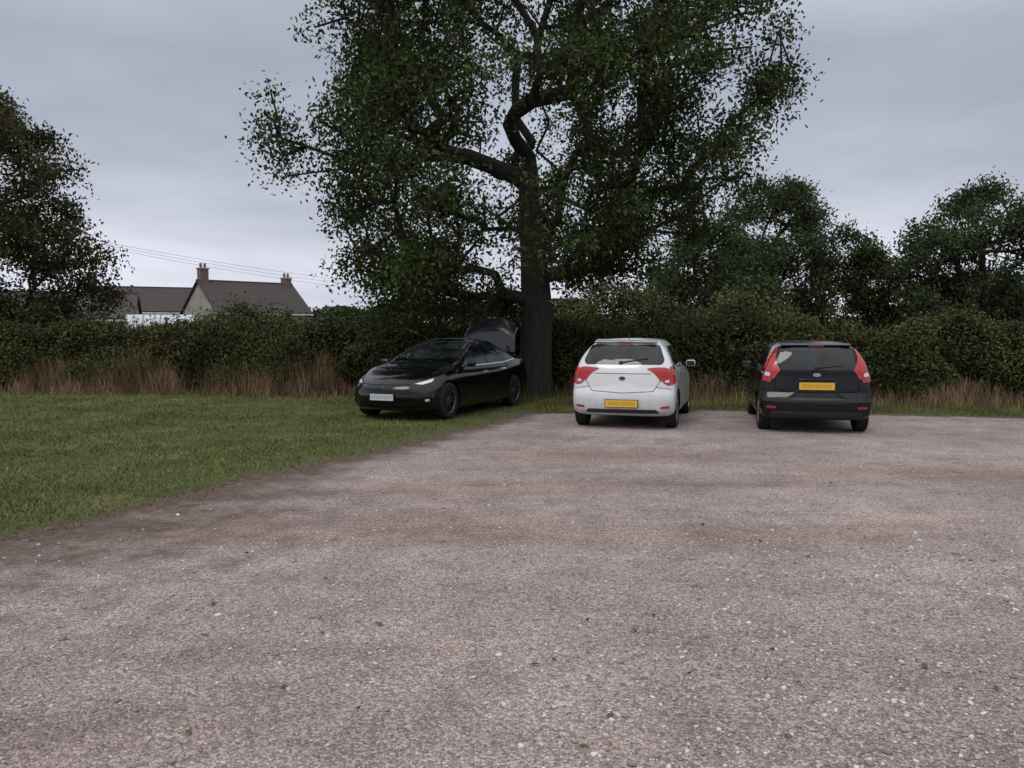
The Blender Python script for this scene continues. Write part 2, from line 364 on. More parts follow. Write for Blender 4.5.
# stones
bmi=bmesh.new(); bmesh.ops.create_icosphere(bmi,subdivisions=1,radius=1); bmi.verts.ensure_lookup_table()
IV=np.array([v.co[:] for v in bmi.verts]); IF=np.array([[v.index for v in f.verts] for f in bmi.faces]); bmi.free()
n=78000
y=1.8*(15/1.8)**(gr.uniform(size=n)**1.15); x=gr.uniform(-.75,.75,n)*(y+1.5)
P=np.stack([x,y],1); sd=sdist(P); q=np.stack([x,y,x*.2],-1)
cl=sn(q,.9,6); pr=np.clip(.34+.42*cl+np.clip((x-.2)*.30,-.12,.6)*(y<6),.05,1)*np.where(sd>.1,1,.0)*np.where(sd<dirtw(P)*.7,.4,1)
k=gr.uniform(size=n)<pr; P=P[k]
sz=np.clip(gr.lognormal(-5.25,.50,len(P)),.0022,.016)
# loose larger stones kicked out towards the near right, a few everywhere else
n2=2600; y2=2.2+4.2*gr.uniform(size=n2)**1.2; x2=.1+gr.beta(2.2,1.4,n2)*(y2*.75+.3)
q2=np.stack([x2,y2,x2*.2],-1); k2=gr.uniform(size=n2)<np.clip(.5+.6*sn(q2,2.2,4),.05,1)
P2=np.stack([x2,y2],1)[k2]; s2=np.clip(gr.lognormal(-4.75,.42,len(P2)),.005,.026)
n3=900; y3=2.6+10*gr.uniform(size=n3)**1.3; x3=gr.uniform(-.62,.62,n3)*y3; P3=np.stack([x3,y3],1); P3=P3[sdist(P3)>.3]; s3=np.clip(gr.lognormal(-4.75,.33,len(P3)),.005,.020)
P=np.vstack([P,P2,P3]); sz=np.r_[sz,s2,s3]; nn=len(P)
rot=norm(gr.normal(size=(nn,4))); 
w_,a_,b_,c_=rot.T
R=np.stack([1-2*(b_*b_+c_*c_),2*(a_*b_-c_*w_),2*(a_*c_+b_*w_),2*(a_*b_+c_*w_),1-2*(a_*a_+c_*c_),2*(b_*c_-a_*w_),2*(a_*c_-b_*w_),2*(b_*c_+a_*w_),1-2*(a_*a_+b_*b_)],1).reshape(-1,3,3)
sh=IV[None]*gr.uniform(.55,1.4,(nn,12,1))*gr.uniform(.5,1.35,(nn,1,3))
V=np.einsum("nij,nkj->nki",R,sh)*sz[:,None,None]; V[:,:,2]*=.6; V+=np.column_stack([P,sz*.2])[:,None,:]
F=(IF[None]+np.arange(nn)[:,None,None]*12).reshape(-1,3)
raw_mesh("gravel_stones",V.reshape(-1,3),F,3,M_peb,None,np.repeat(np.clip(gr.uniform(size=nn)**1.2+(sz>.008)*.10,0,1),12))
n=170; y=3+13*gr.uniform(size=n); x=gr.uniform(-.5,.65,n)*y; P=np.column_stack([x,y,np.full(n,.012)])
a=gr.uniform(0,6.28,n); L=gr.uniform(.010,.03,n)
ax=np.stack([np.cos(a),np.sin(a),gr.normal(size=n)*.15],1)*L[:,None]; sx=np.stack([-np.sin(a),np.cos(a),gr.normal(size=n)*.3],1)*L[:,None]*.5
V=np.stack([P-ax,P+sx,P+ax,P-sx],1).reshape(-1,3)
raw_mesh("fallen_leaves",V,np.arange(4*n).reshape(n,4),4,leafmat("dead_leaf",(.04,.025,.015),(.08,.055,.03),(.13,.10,.04),0),None,np.repeat(gr.uniform(size=n),4))

def treeline(name,p0,p1,h0,h1,n,size,seed,mat):
    r=np.random.default_rng(seed); t=r.uniform(size=n); p0=np.array(p0,float);p1=np.array(p1,float); P=p0+(p1-p0)*t[:,None]
    q=np.stack([t*60,t*13,t*7],-1); h=h0+(h1-h0)*np.clip(.5+.5*sn(q,.7,seed),0,1); z=h*np.sqrt(r.uniform(size=n))
    w=r.normal(size=(n,2))*1.5
    leaf_obj(name,np.column_stack([P+w,z]),size,size*.7,mat,None,.2,r)
treeline("distant_treeline",(-150,150),(60,160),3,9,45000,.8,1,M_leaf3)
treeline("distant_hedgerow",(-30,64),(70,58),1.5,3.0,36000,.35,2,M_leaf3)
treeline("distant_copse",(28,60),(62,50),3,7,20000,.5,3,M_leaf3)

# ---------------------------------------------------------------- houses
def box(name,size,loc,mat,parent=None,rot=(0,0,0),bev=0):
    bm=bmesh.new(); bmesh.ops.create_cube(bm,size=1); bmesh.ops.scale(bm,vec=size,verts=bm.verts)
    if bev: bmesh.ops.bevel(bm,geom=bm.edges[:],offset=bev,segments=3,profile=.5,affect="EDGES")
    me=bpy.data.meshes.new(name); bm.to_mesh(me); bm.free(); me.materials.append(mat)
    if bev:
        for p in me.polygons: p.use_smooth=True
    o=bpy.data.objects.new(name,me); o.location=loc; o.rotation_euler=rot; return link(o,parent)
def bmat(name,c1,c2,scale,rough=.9):
    m,nt,b=newmat(name); nt.links.new(ramp(nt,noise(nt,scale,5,.65,objco(nt)),[(.3,c1),(.7,c2)]),b.inputs["Base Color"]); b.inputs["Roughness"].default_value=rough; return m
M_rend=bmat("pebbledash",(.22,.20,.175),(.36,.33,.30),1.2); M_white=bmat("white_render",(.5,.5,.5),(.62,.62,.61),1)
m,nt,b=newmat("roof_tiles"); br=N(nt,"ShaderNodeTexBrick"); nt.links.new(objco(nt),br.inputs[0]); br.inputs["Scale"].default_value=3
br.inputs["Color1"].default_value=(.045,.037,.035,1);br.inputs["Color2"].default_value=(.075,.060,.056,1);br.inputs["Mortar"].default_value=(.02,.018,.018,1)
nt.links.new(br.outputs[0],b.inputs["Base Color"]); b.inputs["Roughness"].default_value=.85; M_roof=m
M_brick=bmat("chimney_brick",(.12,.08,.065),(.20,.14,.115),3); M_pane=simple("house_glass",(.02,.025,.03),.08); M_frame=simple("window_frame",(.7,.7,.7),.5)
def house(name,loc,rz,L,W,hw,hr_,mw,chims,wins):
    e=empty(name,loc,rz)
    bm=bmesh.new(); v=[bm.verts.new(p) for p in [(-L/2,-W/2,0),(L/2,-W/2,0),(L/2,W/2,0),(-L/2,W/2,0),(-L/2,-W/2,hw),(L/2,-W/2,hw),(L/2,W/2,hw),(-L/2,W/2,hw),(-L/2,0,hr_),(L/2,0,hr_)]]
    for f in [(0,1,5,4),(2,3,7,6),(1,2,6,9,5),(3,0,4,8,7),(4,5,9,8),(6,7,8,9)]: bm.faces.new([v[i] for i in f])
    me=bpy.data.meshes.new("walls"); bm.to_mesh(me); bm.free(); me.materials.append(mw); link(bpy.data.objects.new("walls",me),e)
    sl=math.atan2(hr_-hw,W/2); sll=math.hypot(hr_-hw,W/2)+.35
    for sg in (-1,1):
        cz=hr_-(sll/2)*math.sin(sl)+.09
        box("roof",(L+.4,sll,.12),(0,sg*(sll/2)*math.cos(sl),cz),M_roof,e,(-sg*sl,0,0))
        box("gutter",(L+.4,.1,.12),(0,sg*(W/2+.33),hw-.22),M_frame,e)
    box("ridge",(L+.42,.22,.14),(0,0,hr_+.14),M_roof,e)
    for cx,cy,ct in chims:
        box("chimney",(.75,.65,ct-hr_+1.4),(cx,cy,(ct+hr_-1.4)/2),M_brick,e); box("chimney_cap",(.9,.8,.12),(cx,cy,ct+.06),M_rend,e)
        for k in (-.18,.18):
            bpy.ops.mesh.primitive_cylinder_add(radius=.11,depth=.4,location=(cx+k,cy,ct+.32),vertices=12); o=bpy.context.object;o.name="chimney_pot";o.data.materials.append(M_brick);o.parent=e
    for wx,wz,ww,wh in wins:
        box("window_frame",(ww,.08,wh),(wx,-W/2-.03,wz),M_frame,e)
        for k in (-.25,.25): box("window_pane",(ww*.42,.06,wh*.84),(wx+k*ww,-W/2-.06,wz),M_pane,e)
    return e
house("bungalow_house",(-24.2,75,0),math.radians(44),8.8,7.0,3.3,5.9,M_rend,[(-4.0,0,7.0),(4.0,0,6.5)],[(-2.2,2.5,1.6,1.2),(2,2.5,1.6,1.2)])
house("farmhouse",(-35.6,80,0),math.radians(24),10,7,3.5,5.7,M_white,[(-4.6,0,6.7)],[(-3,2.7,1.6,1.2),(0,2.7,1.6,1.2),(3,2.7,1.6,1.2)])
house("farm_shed",(-36,62,0),math.radians(20),14,7,2.6,4.4,M_rend,[],[])
# white polytunnel seen above the hedge
e=empty("polytunnel",(-25.6,60,0),math.radians(18)); V=[];F=[]
for i in range(13):
    for j in range(13):
        t=math.pi*j/12; V.append((-2.3+4.6*i/12,-1.6*math.cos(t),2.8*math.sin(t)**.7+.0))
for i in range(12):
    for j in range(12): a=i*13+j; F.append((a,a+13,a+14,a+1))
raw_mesh("cover",V,F,4,simple("poly_sheet",(.5,.53,.57),.35),e,smooth=True)
M_hoop=simple("hoop_steel",(.2,.2,.22),.5)
for i in range(5): 
    tubes("hoop",[((-2.3+1.15*i,-1.63*math.cos(math.pi*j/12),2.83*math.sin(math.pi*j/12)**.7),(-2.3+1.15*i,-1.63*math.cos(math.pi*(j+1)/12),2.83*math.sin(math.pi*(j+1)/12)**.7),.03,.03) for j in range(12)],M_hoop,e,5)
# power line
M_pole=simple("pole_wood",(.08,.065,.05),.9); M_wire=simple("wire",(.06,.06,.065),.6)
pp=[(-29,50,7.6),(-6.2,74,4.9)]
for (x,y,z) in pp:
    e=empty("utility_pole",(x,y,0)); tubes("post",[((0,0,0),(0,0,z+.2),.14,.10)],M_pole,e,10); box("crossarm",(1.5,.1,.1),(0,-.1,z),M_pole,e)
we=empty("overhead_wires")
for k in (-.65,0,.65):
    a=np.array([pp[0][0]+k,pp[0][1],pp[0][2]+.08]);b_=np.array([pp[1][0]+k,pp[1][1],pp[1][2]+.08+.5*k])
    f=lambda t:a+(b_-a)*t-np.array([0,0,2.0*t*(1-t)])
    tubes("wire",[(f(i/24),f((i+1)/24),.009,.009) for i in range(24)],M_wire,we,4)

# ---------------------------------------------------------------- cars
def pchip(xs,ys,x):
    xs=np.array(xs,float);ys=np.array(ys,float);h=np.diff(xs);d=np.diff(ys)/h;m=np.zeros(len(xs));m[0]=d[0];m[-1]=d[-1]
    for i in range(1,len(xs)-1):
        if d[i-1]*d[i]>0: w1=2*h[i]+h[i-1];w2=h[i]+2*h[i-1];m[i]=(w1+w2)/(w1/d[i-1]+w2/d[i])
    x=np.clip(x,xs[0],xs[-1]); k=np.clip(np.searchsorted(xs,x)-1,0,len(xs)-2); t=(x-xs[k])/h[k]
    return (2*t**3-3*t**2+1)*ys[k]+(t**3-2*t**2+t)*h[k]*m[k]+(-2*t**3+3*t**2)*ys[k+1]+(t**3-t**2)*h[k]*m[k+1]
def catmull(P,per):
    P=np.array(P); out=[]
    Q=np.vstack([2*P[0]-P[1],P,2*P[-1]-P[-2]]); Q[0]=[-P[1][0],P[1][1]]; Q[-1]=[-P[-2][0],P[-2][1]]
    for i in range(1,len(Q)-2):
        for s in range(per):
            t=s/per; a,b_,c,d=Q[i-1],Q[i],Q[i+1],Q[i+2]
            out.append(.5*((2*b_)+(-a+c)*t+(2*a-5*b_+4*c-d)*t*t+(-a+3*b_-3*c+d)*t**3))
    out.append(P[-1]); return np.array(out)
class Car:
    def __init__(s,name,loc,heading,tab,rearprof,frontprof,bow_r,bow_f,paint,R=.1,wheel_r=.3,axles=(1.26,-1.26),track=.74,archr=.36,under=None):
        s.root=empty(name,loc,heading); s.paint=paint
        tab=np.array(sorted(tab)); X0,X1=tab[0,0],tab[-1,0]
        T=[0,.004,.015,.035,.06,.08,R]
        xs=sorted(set([X0+t for t in T]+[X1-t for t in T]+list(np.linspace(X0+R,X1-R,84))))
        rings=[];per=5
        for x in xs:
            zb,zs,zt,wm,ws,wt=[pchip(tab[:,0],tab[:,c],x) for c in range(1,7)]
            ins=0
            for t in (x-X0,X1-x):
                if t<R: ins=max(ins,R*(1-math.sqrt(max(0,1-(1-t/R)**2))))
            H=[(0,zb),(wm*.72,zb),(wm*.93,zb+.035),(wm*.995,zb+.2*(zs-zb)),(wm,zb+.55*(zs-zb)),(wm-.3*(wm-ws),zb+.85*(zs-zb)),(ws,zs),(ws+(wt-ws)*.42+.012,zs+(zt-zs)*.45),(wt,zs+(zt-zs)*.86),(wt*.72,zs+(zt-zs)*.965),(0,zt)]
            C=catmull(H,per); 
            zc=(zb+zt)/2
            C[:,0]=np.maximum(C[:,0]-ins*np.clip(C[:,0]/.3,0,1),0); C[:,1]=np.where(C[:,1]>zc,np.maximum(C[:,1]-ins,zc),np.minimum(C[:,1]+ins,zc))
            full=[(x,y,z) for y,z in C]+[(x,-y,z) for y,z in C[-2:0:-1]]
            rings.append(np.array(full))
        def cap(r,sgn):
            out=[];c=np.array([r[0,0],0,(r[:,2].max()+r[:,2].min())/2])
            for f in (.88,.74,.58,.4,.2):
                out.append(c+(r-c)*f)
            return out,c
        pre,c0=cap(rings[0],-1); post,c1=cap(rings[-1],1)
        allr=pre[::-1]+rings+post; nr=len(allr[0])
        V=np.vstack(allr+[c0[None],c1[None]])
        x=V[:,0];y=V[:,1];z=V[:,2]
        lr=rearprof[0];sr=np.clip(1-(x-X0)/lr,0,1); lf=frontprof[0]; sf=np.clip(1-(X1-x)/lf,0,1)
        pr=np.array(rearprof[1]);pf=np.array(frontprof[1])
        wref=tab[:,4].max()
        V2=V.copy()
        V2[:,0]=x+sr*(pchip(pr[:,0],pr[:,1],z))+sr*bow_r*np.abs(y/wref)**2.4 - sf*pchip(pf[:,0],pf[:,1],z)-sf*bow_f*np.abs(y/wref)**2.2
        V=V2
        F=[]
        for i in range(len(allr)-1):
            for j in range(nr): k=(j+1)%nr; F.append((i*nr+j,(i+1)*nr+j,(i+1)*nr+k,i*nr+k))
        nc=len(allr)*nr; e0=(len(allr)-1)*nr
        for j in range(nr): k=(j+1)%nr; F.append((nc,j,k)); F.append((nc+1,e0+k,e0+j))
        me=bpy.data.meshes.new("body"); me.from_pydata(V.tolist(),[],F); me.materials.append(paint)
        bm=bmesh.new(); bm.from_mesh(me); bmesh.ops.remove_doubles(bm,verts=bm.verts,dist=1e-5); bmesh.ops.recalc_face_normals(bm,faces=bm.faces); bm.to_mesh(me)
        s.bvh=BVHTree.FromBMesh(bm); bm.free()
        body=link(bpy.data.objects.new("body",me),s.root)
        for ax in axles:
            for sg in (-1,1):
                bpy.ops.mesh.primitive_cylinder_add(radius=archr,depth=.62,vertices=56,location=(ax,sg*.80,wheel_r+.01),rotation=(math.pi/2,0,0))
                c=bpy.context.object; c.data.materials.append(MC["under"]); c.parent=s.root
                md=body.modifiers.new("arch","BOOLEAN"); md.object=c; md.solver="EXACT"; md.operation="DIFFERENCE"
                try: md.material_mode="TRANSFER"
                except Exception: pass
        bpy.context.view_layer.update(); dg=bpy.context.evaluated_depsgraph_get()
        nm=bpy.data.meshes.new_from_object(body.evaluated_get(dg)); cut=[m.object for m in body.modifiers]; body.modifiers.clear(); body.data=nm
        for c in cut: bpy.data.objects.remove(c)
        for p in nm.polygons: p.use_smooth=True
        nm.set_sharp_from_angle(angle=math.radians(38))
        s.body=body
    def cast(s,u,v,axis):
        for k in range(12):   # pull points that miss the body inwards until they land
            if axis=="X-": o,d=Vector((-4,u,v)),Vector((1,0,0))
            elif axis=="X+": o,d=Vector((4,u,v)),Vector((-1,0,0))
            elif axis=="Y+": o,d=Vector((u,3,v)),Vector((0,-1,0))
            elif axis=="Y-": o,d=Vector((u,-3,v)),Vector((0,1,0))
            else: o,d=Vector((u,v,3)),Vector((0,0,-1))
            h=s.bvh.ray_cast(o,d)
            if h[0] is not None and not (axis[0]=="X" and abs(h[0].x)<1.0 and k<6 and axis=="X-"): return h[0],h[1]
            if axis[0]=="X": u*=.985
            elif axis[0]=="Y": u*=.985
            else: v*=.985
        return s.bvh.find_nearest(o+d*2.2)[:2]
    def patch(s,name,poly,axis,mat,off=.004,grid=.045,rnd=0):
        if rnd: poly=roundp(poly,rnd)
        bm=bmesh.new(); vs=[bm.verts.new((a,b_,0)) for a,b_ in poly]; f=bm.faces.new(vs)
        bmesh.ops.triangulate(bm,faces=[f],ngon_method="EAR_CLIP")
        P=np.array(poly)
        for c in (0,1):
            k=P[:,c].min()+grid
            while k<P[:,c].max()-1e-4:
                no=(1,0,0) if c==0 else (0,1,0); co=(k,0,0) if c==0 else (0,k,0)
                bmesh.ops.bisect_plane(bm,geom=bm.verts[:]+bm.edges[:]+bm.faces[:],plane_co=co,plane_no=no); k+=grid
        for v in bm.verts:
            p,nrm=s.cast(v.co.x,v.co.y,axis); 
            v.co=p+nrm*off
        for f in bm.faces: f.smooth=True
        me=bpy.data.meshes.new(name); bm.to_mesh(me); bm.free(); me.materials.append(mat); return link(bpy.data.objects.new(name,me),s.root)
    def line(s,name,pts,axis,mat,w=.009,off=.003):
        bm=bmesh.new(); P=[]
        for (a,b_) in zip(pts[:-1],pts[1:]):
            a=np.array(a,float);b_=np.array(b_,float);n=max(1,int(np.linalg.norm(b_-a)/.04))
            P+= [a+(b_-a)*i/n for i in range(n)]
        P.append(np.array(pts[-1],float)); P=np.array(P); prev=None
        tg=np.gradient(P,axis=0); nn=np.stack([-tg[:,1],tg[:,0]],1); nn/=np.maximum(np.linalg.norm(nn,axis=1,keepdims=True),1e-9)
        for p,q in zip(P,nn):
            pr=[]
            for sg in (-1,1):
                c,nr=s.cast(*(p+q*sg*w/2),axis); pr.append(bm.verts.new(c+nr*off))
            if prev: bm.faces.new([prev[0],prev[1],pr[1],pr[0]])
            prev=pr
        me=bpy.data.meshes.new(name); bm.to_mesh(me); bm.free(); me.materials.append(mat); return link(bpy.data.objects.new(name,me),s.root)
    def both(s,name,poly,axis,mat,**k):
        if axis in("X-","X+"):
            s.patch(name,poly,axis,mat,**k); s.patch(name,[(-a,b_) for a,b_ in poly],axis,mat,**k)
        else:
            s.patch(name,poly,"Y+",mat,**k); s.patch(name,poly,"Y-",mat,**k)
    def bline(s,name,poly,axis,mat,**k):
        if axis in("X-","X+"):
            s.line(name,poly,axis,mat,**k); s.line(name,[(-a,b_) for a,b_ in poly],axis,mat,**k)
        elif axis=="Z":
            s.line(name,poly,"Z",mat,**k); s.line(name,[(a,-b_) for a,b_ in poly],"Z",mat,**k)
        else:
            s.line(name,poly,"Y+",mat,**k); s.line(name,poly,"Y-",mat,**k)
    def plate(s,z,axis,mat,y=0,tilt=0,w=.52,h=.112):
        p,n=s.cast(y,z,axis); sg=-1 if axis=="X-" else 1
        box("number_plate",(.012,w,h),(p.x+sg*.02,y,z),mat,s.root,(0,tilt,0)); box("plate_backing",(.014,w+.02,h+.02),(p.x+sg*.012,y,z),MC["trim"],s.root,(0,tilt,0))
    def mirror(s,x,y,z,mat):
        for sg in (-1,1):
            box("door_mirror",(.11,.18,.125),(x,sg*(y+.10),z),mat,s.root,(0,0,sg*-.15),.045)
            box("mirror_glass",(.006,.13,.085),(x-.056,sg*(y+.10),z),MC["mirror"],s.root,(0,0,sg*-.15))
            box("mirror_arm",(.05,.10,.03),(x,sg*(y-.01),z-.05),MC["trim"],s.root)
    def wheels(s,axles,track,R,w,style,rimmat):
        for ax in axles:
            for sg in (-1,1):
                o=wheel_mesh(R,w,style,rimmat); o.parent=s.root; o.location=(ax,sg*track,R); o.rotation_euler=(0,random.uniform(0,1),0 if sg>0 else math.pi)
def roundp(P,r,seg=5):
    P=[np.array(p,float) for p in P]; out=[];n=len(P)
    for i in range(n):
        a,b_,c=P[i-1],P[i],P[(i+1)%n]; u=a-b_;v=c-b_;lu=np.linalg.norm(u);lv=np.linalg.norm(v);k=min(r,lu*.45,lv*.45)
        p0=b_+u/lu*k;p1=b_+v/lv*k
        for t in np.linspace(0,1,seg): out.append(tuple((1-t)**2*p0+2*t*(1-t)*b_+t*t*p1))
    return out
def lathe(bm,prof,mi,seg=40):
    rows=[]
    for (r,y) in prof: rows.append([bm.verts.new((r*math.cos(2*math.pi*i/seg),y,r*math.sin(2*math.pi*i/seg))) for i in range(seg)])
    for a,b_ in zip(rows[:-1],rows[1:]):
        for i in range(seg): j=(i+1)%seg; f=bm.faces.new([a[i],a[j],b_[j],b_[i]]); f.material_index=mi; f.smooth=True
def wheel_mesh(R,w,style,rimmat):
    bm=bmesh.new(); rr=R*.68; h=w/2
    lathe(bm,[(rr,-h*.9),(R*.9,-h),(R*.975,-h*.85),(R,-h*.55),(R,h*.55),(R*.975,h*.85),(R*.9,h),(R*.78,h*.99),(rr,h*.88)],0)
    lathe(bm,[(rr,h*.88),(rr*.985,h*.9),(rr*.93,h*.80),(rr*.93,-h*.2),(.01,-h*.2)],2)
    lathe(bm,[(rr*1.0,h*.90),(rr*.96,h*.93),(rr*.90,h*.74)],1)
    lathe(bm,[(.075,h*.3),(.07,h*.66),(.05,h*.72),(.001,h*.72)],1)
    lathe(bm,[(.15,h*.05),(.15,-h*.1),(.001,.0)],3)
    nsp,wd0,wd1,dbl={"five":(5,.07,.06,0),"twin":(10,.032,.028,0),"cap":(9,.045,.06,0)}[style]
    for k in range(nsp):
        th=2*math.pi*k/nsp+( .12*(k%2) if style=="twin" else 0)
        ct,st=math.cos(th),math.sin(th); V=[]
        for (r,wd,y0,y1) in ((.05,wd0,h*.35,h*.70),(rr*.5,(wd0+wd1)/2,h*.38,h*.78),(rr*.95,wd1,h*.5,h*.82)):
            for (t,y) in ((-wd/2,y0),(wd/2,y0),(wd/2*.7,y1),(-wd/2*.7,y1)): V.append(bm.verts.new((r*ct-t*st,y,r*st+t*ct)))
        for q in (0,4):
            for i in range(4): j=(i+1)%4; f=bm.faces.new([V[q+i],V[q+j],V[q+4+j],V[q+4+i]]); f.material_index=1
    me=bpy.data.meshes.new("wheel"); bm.to_mesh(me); bm.free()
    for m in (MC["tyre"],rimmat,MC["under"],MC["disc"]): me.materials.append(m)
    return link(bpy.data.objects.new("wheel",me))
MC={}
MC["under"]=simple("underbody_hollow_black",(.008,.008,.008),.9,spec=.1); MC["trim"]=simple("black_plastic",(.02,.02,.021),.55); MC["mirror"]=simple("mirror_glass",(.10,.105,.115),.05,1)  # the black also paints the shade of the open boot
MC["tyre"]=simple("tyre_rubber",(.018,.018,.018),.85,spec=.25); MC["disc"]=simple("brake_disc",(.25,.24,.23),.4,1)
MC["seam"]=simple("panel_gap",(.002,.002,.002),.8,spec=.1); MC["chrome"]=simple("chrome",(.75,.75,.76),.12,1); MC["alloy"]=simple("alloy_silver",(.42,.42,.43),.35,.8); MC["alloyd"]=simple("alloy_dark",(.12,.12,.125),.3,.8)
MC["wseam_crease"]=simple("gap_crease_shade_grey",(.10,.10,.10),.8)  # grey for real panel gaps and for painted crease shade
MC["lensclear"]=simple("clear_lens",(.62,.64,.68),.08,.3,1)
def glassmat():
    m,nt,b=newmat("opaque_dark_glass"); co=objco(nt)
    c=ramp(nt,noise(nt,3.5,2,.5,co),[(.35,(.005,.006,.007)),(.65,(.022,.027,.029))])  # opaque dark mottle painted in place of the dim cabin behind
    nt.links.new(c,b.inputs["Base Color"]); b.inputs["Roughness"].default_value=.03; b.inputs["IOR"].default_value=1.5; return m
MC["glass"]=glassmat()
def lensred():
    m,nt,b=newmat("red_lens"); co=objco(nt); v=voro(nt,110,co)
    c=ramp(nt,v.outputs["Distance"],[(0,(.50,.014,.018)),(.6,(.34,.008,.012))]); nt.links.new(c,b.inputs["Base Color"]); b.inputs["Roughness"].default_value=.18; b.inputs["Coat Weight"].default_value=.8; return m
MC["red"]=lensred()
def paint(name,c1,c2,rough=.35,coat=1.0,dirt=1.1,spec=.25):
    m,nt,b=newmat(name); co=objco(nt)
    sp=N(nt,"ShaderNodeSeparateXYZ"); nt.links.new(co,sp.inputs[0])
    low=math_(nt,"SUBTRACT",1.0,math_(nt,"MULTIPLY",sp.outputs[2],1.5),True)
    f=math_(nt,"MULTIPLY",low,math_(nt,"MULTIPLY",noise(nt,6,6,.7,co),dirt),True)
    c=mix(nt,f,ramp(nt,noise(nt,2,3,.5,co),[(.3,c1),(.7,c2)]),(.13,.11,.10))
    nt.links.new(c,b.inputs["Base Color"]); b.inputs["Roughness"].default_value=rough; b.inputs["Coat Weight"].default_value=coat; b.inputs["Coat Roughness"].default_value=.03
    b.inputs["Specular IOR Level"].default_value=spec
    return m
MC["white"]=paint("white_paint",(.64,.65,.67),(.70,.71,.73)); MC["black"]=paint("black_paint",(.002,.002,.0025),(.003,.003,.0035),.15,.7,.05,.15); MC["black2"]=paint("panther_black_paint",(.0025,.003,.004),(.004,.0045,.0055),.2,.55,.12,.10)
def platemat(name,c):
    m,nt,b=newmat(name); co=objco(nt); mp=N(nt,"ShaderNodeMapping"); mp.inputs["Scale"].default_value=(1,14,5); nt.links.new(co,mp.inputs[0])
    sp=N(nt,"ShaderNodeSeparateXYZ"); nt.links.new(co,sp.inputs[0])
    band=math_(nt,"LESS_THAN",math_(nt,"ABSOLUTE",sp.outputs[2]),.03); band2=math_(nt,"LESS_THAN",math_(nt,"ABSOLUTE",sp.outputs[1]),.22)
    f=math_(nt,"MULTIPLY",math_(nt,"MULTIPLY",band,band2),math_(nt,"MULTIPLY",noise(nt,1.0,2,.5,mp.outputs[0]),.6))
    nt.links.new(mix(nt,f,c,tuple(v*.3 for v in c)),b.inputs["Base Color"]); b.inputs["Roughness"].default_value=.4; return m
MC["py"]=platemat("rear_plate_yellow",(.70,.42,.04)); MC["pw"]=platemat("front_plate_white",(.50,.52,.55))

# ---- white hatchback
c=Car("white_hatchback_car",(2.30,14.99,0),math.radians(73.5),
 [(2.04,.24,.60,.70,.76,.68,.5),(1.9,.21,.67,.78,.81,.73,.58),(1.5,.19,.80,.92,.845,.78,.64),(1.05,.18,.87,1.03,.855,.80,.68),(.75,.18,.89,1.13,.855,.80,.67),(.35,.18,.91,1.33,.855,.80,.62),(0,.18,.93,1.44,.855,.80,.59),(-.5,.18,.96,1.485,.855,.80,.575),(-1.1,.18,.99,1.475,.855,.80,.565),(-1.6,.20,1.0,1.45,.85,.795,.56),(-1.88,.23,1.0,1.42,.83,.785,.55)],
 (1.0,[(.2,.09),(.34,.02),(.5,0),(.60,.01),(.66,.05),(.72,.055),(.95,.09),(1.05,.13),(1.40,.37),(1.5,.44)]),(.9,[(.2,.1),(.35,.02),(.5,0),(.7,.08),(.9,.15)]),
 .13,.30,MC["white"],axles=(1.2625,-1.2625),wheel_r=.30,archr=.35)
c.wheels((1.2625,-1.2625),.745,.30,.19,"five",MC["alloy"])
c.patch("rear_window",[(-.62,1.055),(.62,1.055),(.66,1.12),(.56,1.375),(-.56,1.375),(-.66,1.12)],"X-",MC["glass"],off=.005,rnd=.06)
c.both("tail_light",[(.83,.75),(.73,.72),(.64,.775),(.65,.83),(.71,.90),(.75,1.03),(.80,1.05),(.83,1.0)],"X-",MC["red"],off=.008,rnd=.03,grid=.03)
c.both("tail_light_side",[(-1.76,.78),(-1.62,.86),(-1.64,.96),(-1.70,1.02),(-1.76,1.0)],"Y",MC["red"],off=.007,rnd=.03,grid=.03)
c.both("reverse_lens",[(.75,.775),(.68,.77),(.675,.805),(.745,.82)],"X-",MC["lensclear"],off=.012,rnd=.02)
c.bline("tailgate_gap",[(.65,1.02),(.645,.90),(.60,.79),(.50,.63),(0,.60)],"X-",MC["wseam_crease"],w=.010)
c.bline("bumper_gap",[(.54,.70),(.82,.66)],"X-",MC["wseam_crease"],w=.008)
c.patch("tailgate_crease_shade",[(-.46,.905),(.46,.905),(.46,.915),(-.46,.915)],"X-",MC["wseam_crease"],off=.003)  # flat grey strip paints the shade under the crease
c.patch("rear_diffuser",[(-.60,.27),(.60,.27),(.56,.335),(-.56,.335)],"X-",MC["trim"],rnd=.03)
c.both("rear_reflector",[(.76,.36),(.62,.35),(.62,.385),(.76,.40)],"X-",MC["red"],rnd=.01)
c.plate(.43,"X-",MC["py"])
def tgz(c,z,y=0):
    p,n=c.cast(y,z,"X-"); return p
bpy.ops.mesh.primitive_cylinder_add(radius=.05,depth=.014,vertices=28,location=(tgz(c,.835).x-.006,0,.835),rotation=(0,math.pi/2,0)); o=bpy.context.object;o.name="tailgate_badge";o.scale=(.62,1,1);o.data.materials.append(MC["alloyd"]);o.parent=c.root
p1=tgz(c,1.09,.03);p2=tgz(c,1.16,-.40)
tubes("rear_wiper",[((p1.x-.02,.03,1.09),(p2.x-.025,-.40,1.16),.013,.007)],MC["trim"],c.root,6)
box("wiper_boss",(.05,.07,.06),(p1.x-.01,.03,1.085),MC["trim"],c.root,bev=.015)
pr=tgz(c,1.40)
box("roof_spoiler",(.24,1.02,.03),(pr.x+.08,0,1.435),MC["white"],c.root,(0,-.12,0),.013)
box("high_brake_light",(.02,.26,.022),(pr.x-.035,0,1.415),MC["red"],c.root)
